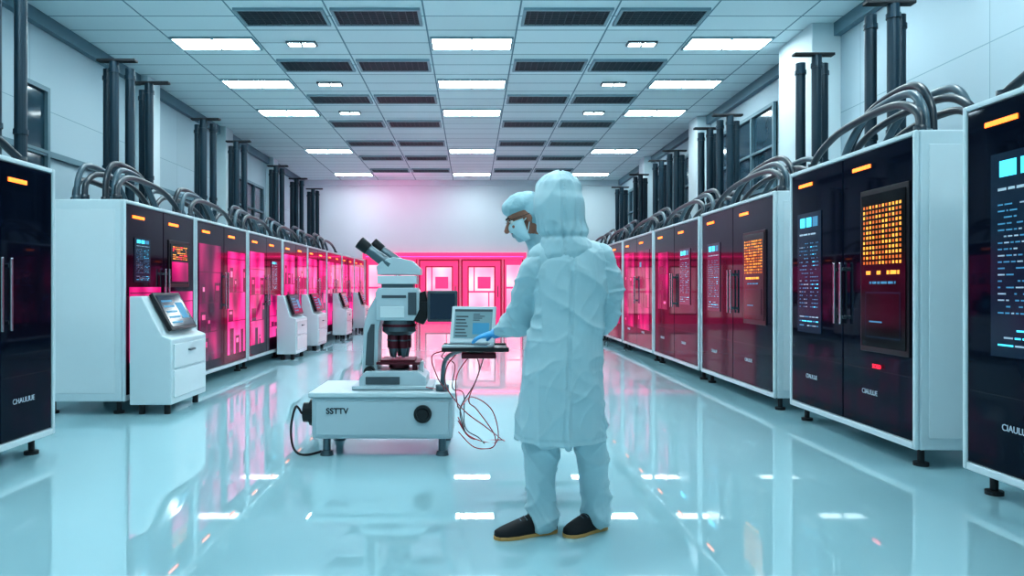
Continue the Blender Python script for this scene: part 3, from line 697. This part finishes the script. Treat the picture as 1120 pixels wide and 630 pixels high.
# coat
cm=MB()
cm.tube([(.445,3.70,.475,.226,.188),(.447,3.70,.60,.220,.18),(.457,3.70,.78,.208,.172),(.470,3.70,.95,.194,.16),(.486,3.70,1.10,.182,.15),(.500,3.705,1.25,.186,.145),(.507,3.71,1.36,.185,.13),(.50,3.715,1.43,.145,.11),(.485,3.72,1.485,.085,.085)],n=36,round_=False)
cm.tube([(.40,3.71,1.40,.088),(.322,3.75,1.31,.092),(.292,3.81,1.20,.086),(.270,3.87,1.10,.084),(.215,3.98,1.045,.066),(.17,4.065,1.012,.050)],n=24,round_=True)
cm.tube([(.60,3.71,1.40,.088),(.668,3.73,1.31,.088),(.692,3.76,1.20,.080),(.698,3.81,1.09,.076),(.62,3.93,1.04,.062),(.54,3.985,1.03,.05)],n=24)
def foldc(v):
    k=max(0,min(1,(1.05-v.z)/.45))
    wz=v.z+.05*noise.noise(Vector((v.x*5,v.y*5,v.z*2)))
    d=.024*k*crease(Vector((v.x*6.0,v.y*6.0,wz*.7+3)))
    d+=.013*(1-k)*crease(Vector((v.x*2.6+wz*2.5,v.y*3,wz*3.5)))
    d+=.0085*crease2(Vector((v.x*4+wz*3*(1 if v.x>.48 else -1),v.y*4,wz*4+7)))
    d+=.004*crease2(Vector((v.x*9-wz*5,v.y*9,wz*6+2)))
    if (v.x<.34 or v.x>.665) and v.z>.98: d+=.011*crease(Vector((v.x*4,v.y*3,v.z*13)))
    xc=v.x-.478-(v.z-1)*.06
    if abs(xc)<.008 and v.y<3.7: d-=.006
    if abs(v.z-.50)<.009: d-=.003
    return d
obj('coat',shm(organic(cm,.0062,[M_cloth],6,foldc,name='coat')),[M_cloth],parent=p1,label='pale blue knee length cleanroom coat')
# hood
hm=MB()
hm.tube([(.480,3.70,1.42,.150,.120),(.472,3.705,1.49,.122,.112),(.458,3.725,1.57,.124,.130),(.450,3.735,1.65,.131,.142),(.446,3.742,1.695,.128,.138),(.446,3.745,1.722,.120,.130)],n=36)
def foldh(v):
    ph=math.atan2(v.y-3.74,v.x-.45)
    d=.007*crease(Vector((v.x*4,v.y*4,v.z*4)))+.006*crease2(Vector((v.x*8+3,v.y*8,v.z*5)))
    gz=math.exp(-((v.z-1.53)/.05)**2); d+=.007*gz*math.sin(ph*17+noise.noise(v*8)*3)
    gt=math.exp(-((v.z-1.79)/.03)**2); d+=.003*gt*math.sin(ph*15)
    if abs(v.x-.452)<.007 and v.y<3.74: d-=.005
    d-=.013*math.exp(-((v.z-1.505)/.014)**2)
    q=v-(c-u*.01)
    if q.dot(f)>.05 and abs(q.dot(s))<.068 and abs(q.dot(u))<.095: d-=.075
    return d
obj('hood',shm(organic(hm,.006,[M_cloth],6,foldh,name='hood')),[M_cloth],parent=p1,label='pale blue fabric hood')
obj('glove',shm(hand((.150,4.088,.995),(-.95,.22,-.20),(-.1,.15,-1),16,spread=5,side=-1)),[M_glove],parent=p1,label='blue nitrile glove')
obj('glove',shm(hand((.52,3.995,1.03),(-.9,.1,-.1),(0,.3,-1),45,side=-1)),[M_glove],parent=p1,label='blue nitrile glove')
shoe(p1,(.43-.47,3.745-3.70),(.115-.47,3.62-3.70))
shoe(p1,(.69-.47,3.80-3.70),(.465-.47,3.65-3.70))

# --- second worker, side on behind the first
p2=root('person',(.42,4.33,0),0,label='person in bouffant cap and face mask leaning over the laptop',category='person')
OFF2=Vector((-.42,-4.33,0))
b2=MB()
b2.tube([(.43,4.33,.88,.10,.15),(.43,4.33,1.05,.10,.14),(.43,4.33,1.25,.115,.16),(.425,4.33,1.40,.105,.16),(.39,4.31,1.50,.065,.07),(.335,4.29,1.58,.052,.054)],n=24)
for yy in(4.24,4.42):
    b2.tube([(.415,yy,.90,.085),(.405,yy,.70,.080),(.395,yy,.50,.066),(.39,yy,.30,.058),(.39,yy,.09,.056)],n=18)
b2.tube([(.43,4.20,1.40,.06),(.46,4.19,1.25,.058),(.47,4.19,1.10,.052),(.46,4.19,.98,.046),(.45,4.19,.86,.036)],n=16)
b2.tube([(.43,4.46,1.40,.06),(.46,4.48,1.25,.058),(.47,4.48,1.10,.052),(.44,4.48,.98,.046),(.41,4.48,.86,.036)],n=16)
c2,f2,s2_,u2=head(b2,(.308,4.25,1.652),(-.94,-.06,-.34),(0,0,1),1.08)
me=organic(b2,.0075,[M_cloth,M_skin],2,lambda v:.012*crease(Vector((v.x*5,v.y*5,v.z*9))) if v.z<1.45 else 0,lambda p:1 if p.z>1.56 else 0)
for v in me.vertices: v.co+=OFF2
obj('body',me,[M_cloth],parent=p2)
eyes(p2,c2+OFF2,f2,s2_,u2,1.10)
C=c2+OFF2
for sg in(-1,1):
    e=C+f2*.098+u2*.030+s2_*.034*sg
    obj('eyebrow',MB().ell(e,.020,.006,.005,(s2_,f2,u2),12,8),M_hair,parent=p2,smooth=True)
mk=MB(); nu,nv=16,10; vs=[]
for sh in(0,.004):
    for j in range(nv+1):
        v_=j/nv; uu=.000-.126*v_
        for i in range(nu+1):
            a_=(i/nu-.5)*2*1.55
            rr=.079+.003*(j%2)
            depth=.120-.050*(abs(v_-.35)/.65)**2 - .010*v_
            p=C+s2_*(rr-sh)*math.sin(a_)+f2*((depth-.045-sh)*math.cos(a_)+.034-.012*(1-math.cos(a_)))+u2*(uu)
            if abs(a_)<.5 and v_<.5: p+=f2*.016*(1-abs(a_)/.5)*(1-abs(v_-.25)/.25)
            vs.append(p)
W1=(nu+1); N1=(nu+1)*(nv+1); fs=[]
for j in range(nv):
    for i in range(nu):
        q=(j*W1+i,j*W1+i+1,(j+1)*W1+i+1,(j+1)*W1+i); fs.append(q); fs.append(tuple(N1+k for k in reversed(q)))
for i in range(nu): fs.append((i,N1+i,N1+i+1,i+1)); o_=nv*W1; fs.append((o_+i,o_+i+1,N1+o_+i+1,N1+o_+i))
for j in range(nv): fs.append((j*W1,(j+1)*W1,N1+(j+1)*W1,N1+j*W1)); fs.append((j*W1+nu,N1+j*W1+nu,N1+(j+1)*W1+nu,(j+1)*W1+nu))
mk.add(vs,fs)
obj('face_mask',mk,M_mask,parent=p2,smooth=True,label='pale blue pleated surgical mask')
for sg in(-1,1):
    for dz in(-.02,-.095):
        a=C+f2*.03+u2*dz+s2_*.078*sg; b=C-f2*.005-u2*(.0 if dz>-.05 else .03)+s2_*.088*sg
        obj('mask_strap',MB().tube([tuple(a)+(.0025,),tuple((a+b)/2+s2_*.004*sg)+(.0025,),tuple(b)+(.0025,)],n=8),M_mask,parent=p2)
obj('hair',MB().ell(C-f2*.040+u2*.02,.082,.078,.080,(s2_,f2,u2),24,14),M_hair,parent=p2,smooth=True)
cap=MB(); cap.ell(C+u2*.080-f2*.006,.099,.116,.070,(s2_,f2,u2),28,16); cap.ell(C+u2*.030-f2*.052,.100,.088,.095,(s2_,f2,u2),24,14)
cm2=organic(cap,.006,[M_cloth2],4,lambda v:.005*crease(v*14)+.001*noise.noise(v*50),name='bouffant_cap')
obj('bouffant_cap',cm2,[M_cloth2],parent=p2,label='pale blue gathered bouffant cap')
gl=MB()
for sg in(-1,1):
    pc=C+f2*.106+s2_*.036*sg+u2*.010
    ring=[tuple(pc+s2_*.026*math.cos(t)+u2*.017*math.sin(t)-f2*.01*abs(math.cos(t)))+(.0018,) for t in [i*math.pi/6 for i in range(13)]]
    gl.tube(ring,n=6,sub=2,caps=False)
    gl.tube([tuple(pc+s2_*.026*sg)+(.0018,),tuple(C+s2_*.088*sg+u2*.012+f2*.03)+(.0018,),tuple(C+s2_*.092*sg+u2*.012-f2*.02)+(.0018,)],n=6)
obj('glasses',gl,M_black,parent=p2)
def hand2(w,sd):
    m=hand(w,(-.15,0,-1),(-1,0,0),18,side=sd)
    for v in m.vertices: v.co+=OFF2
    obj('glove',m,[M_glove],parent=p2,label='blue nitrile glove')
hand2((.45,4.19,.84),1); hand2((.41,4.48,.84),-1)
shoe(p2,(-.03,-.17),(-.01,.085)); shoe(p2,(-.03,.03),(-.01,.285))

# ---------------------------------------------------------------- lights, world, camera
def area(name,loc,rot,sx,sy,e,c):
    L=bpy.data.lights.new(name,'AREA'); L.shape='RECTANGLE'; L.size=sx; L.size_y=sy; L.energy=e; L.color=c
    o=bpy.data.objects.new(name,L); COL.objects.link(o); o.location=loc; o.rotation_euler=rot; return o
area('pink_wall_washer',(-2.6,23.2,4.75),(math.radians(40),0,0),2.4,.2,30,(1,.2,.45))
w=bpy.data.worlds.new('world'); S.world=w; w.use_nodes=True
w.node_tree.nodes['Background'].inputs[0].default_value=(.44,.72,.81,1); w.node_tree.nodes['Background'].inputs[1].default_value=.75
cam=bpy.data.cameras.new('camera'); co=bpy.data.objects.new('camera',cam); COL.objects.link(co); S.camera=co
co.location=(0,0,1.25); co.rotation_euler=(math.radians(90),0,0)
cam.sensor_width=36; cam.lens=36*800/1120; cam.shift_x=44/1120; cam.shift_y=-1/1120
cam.clip_start=.05
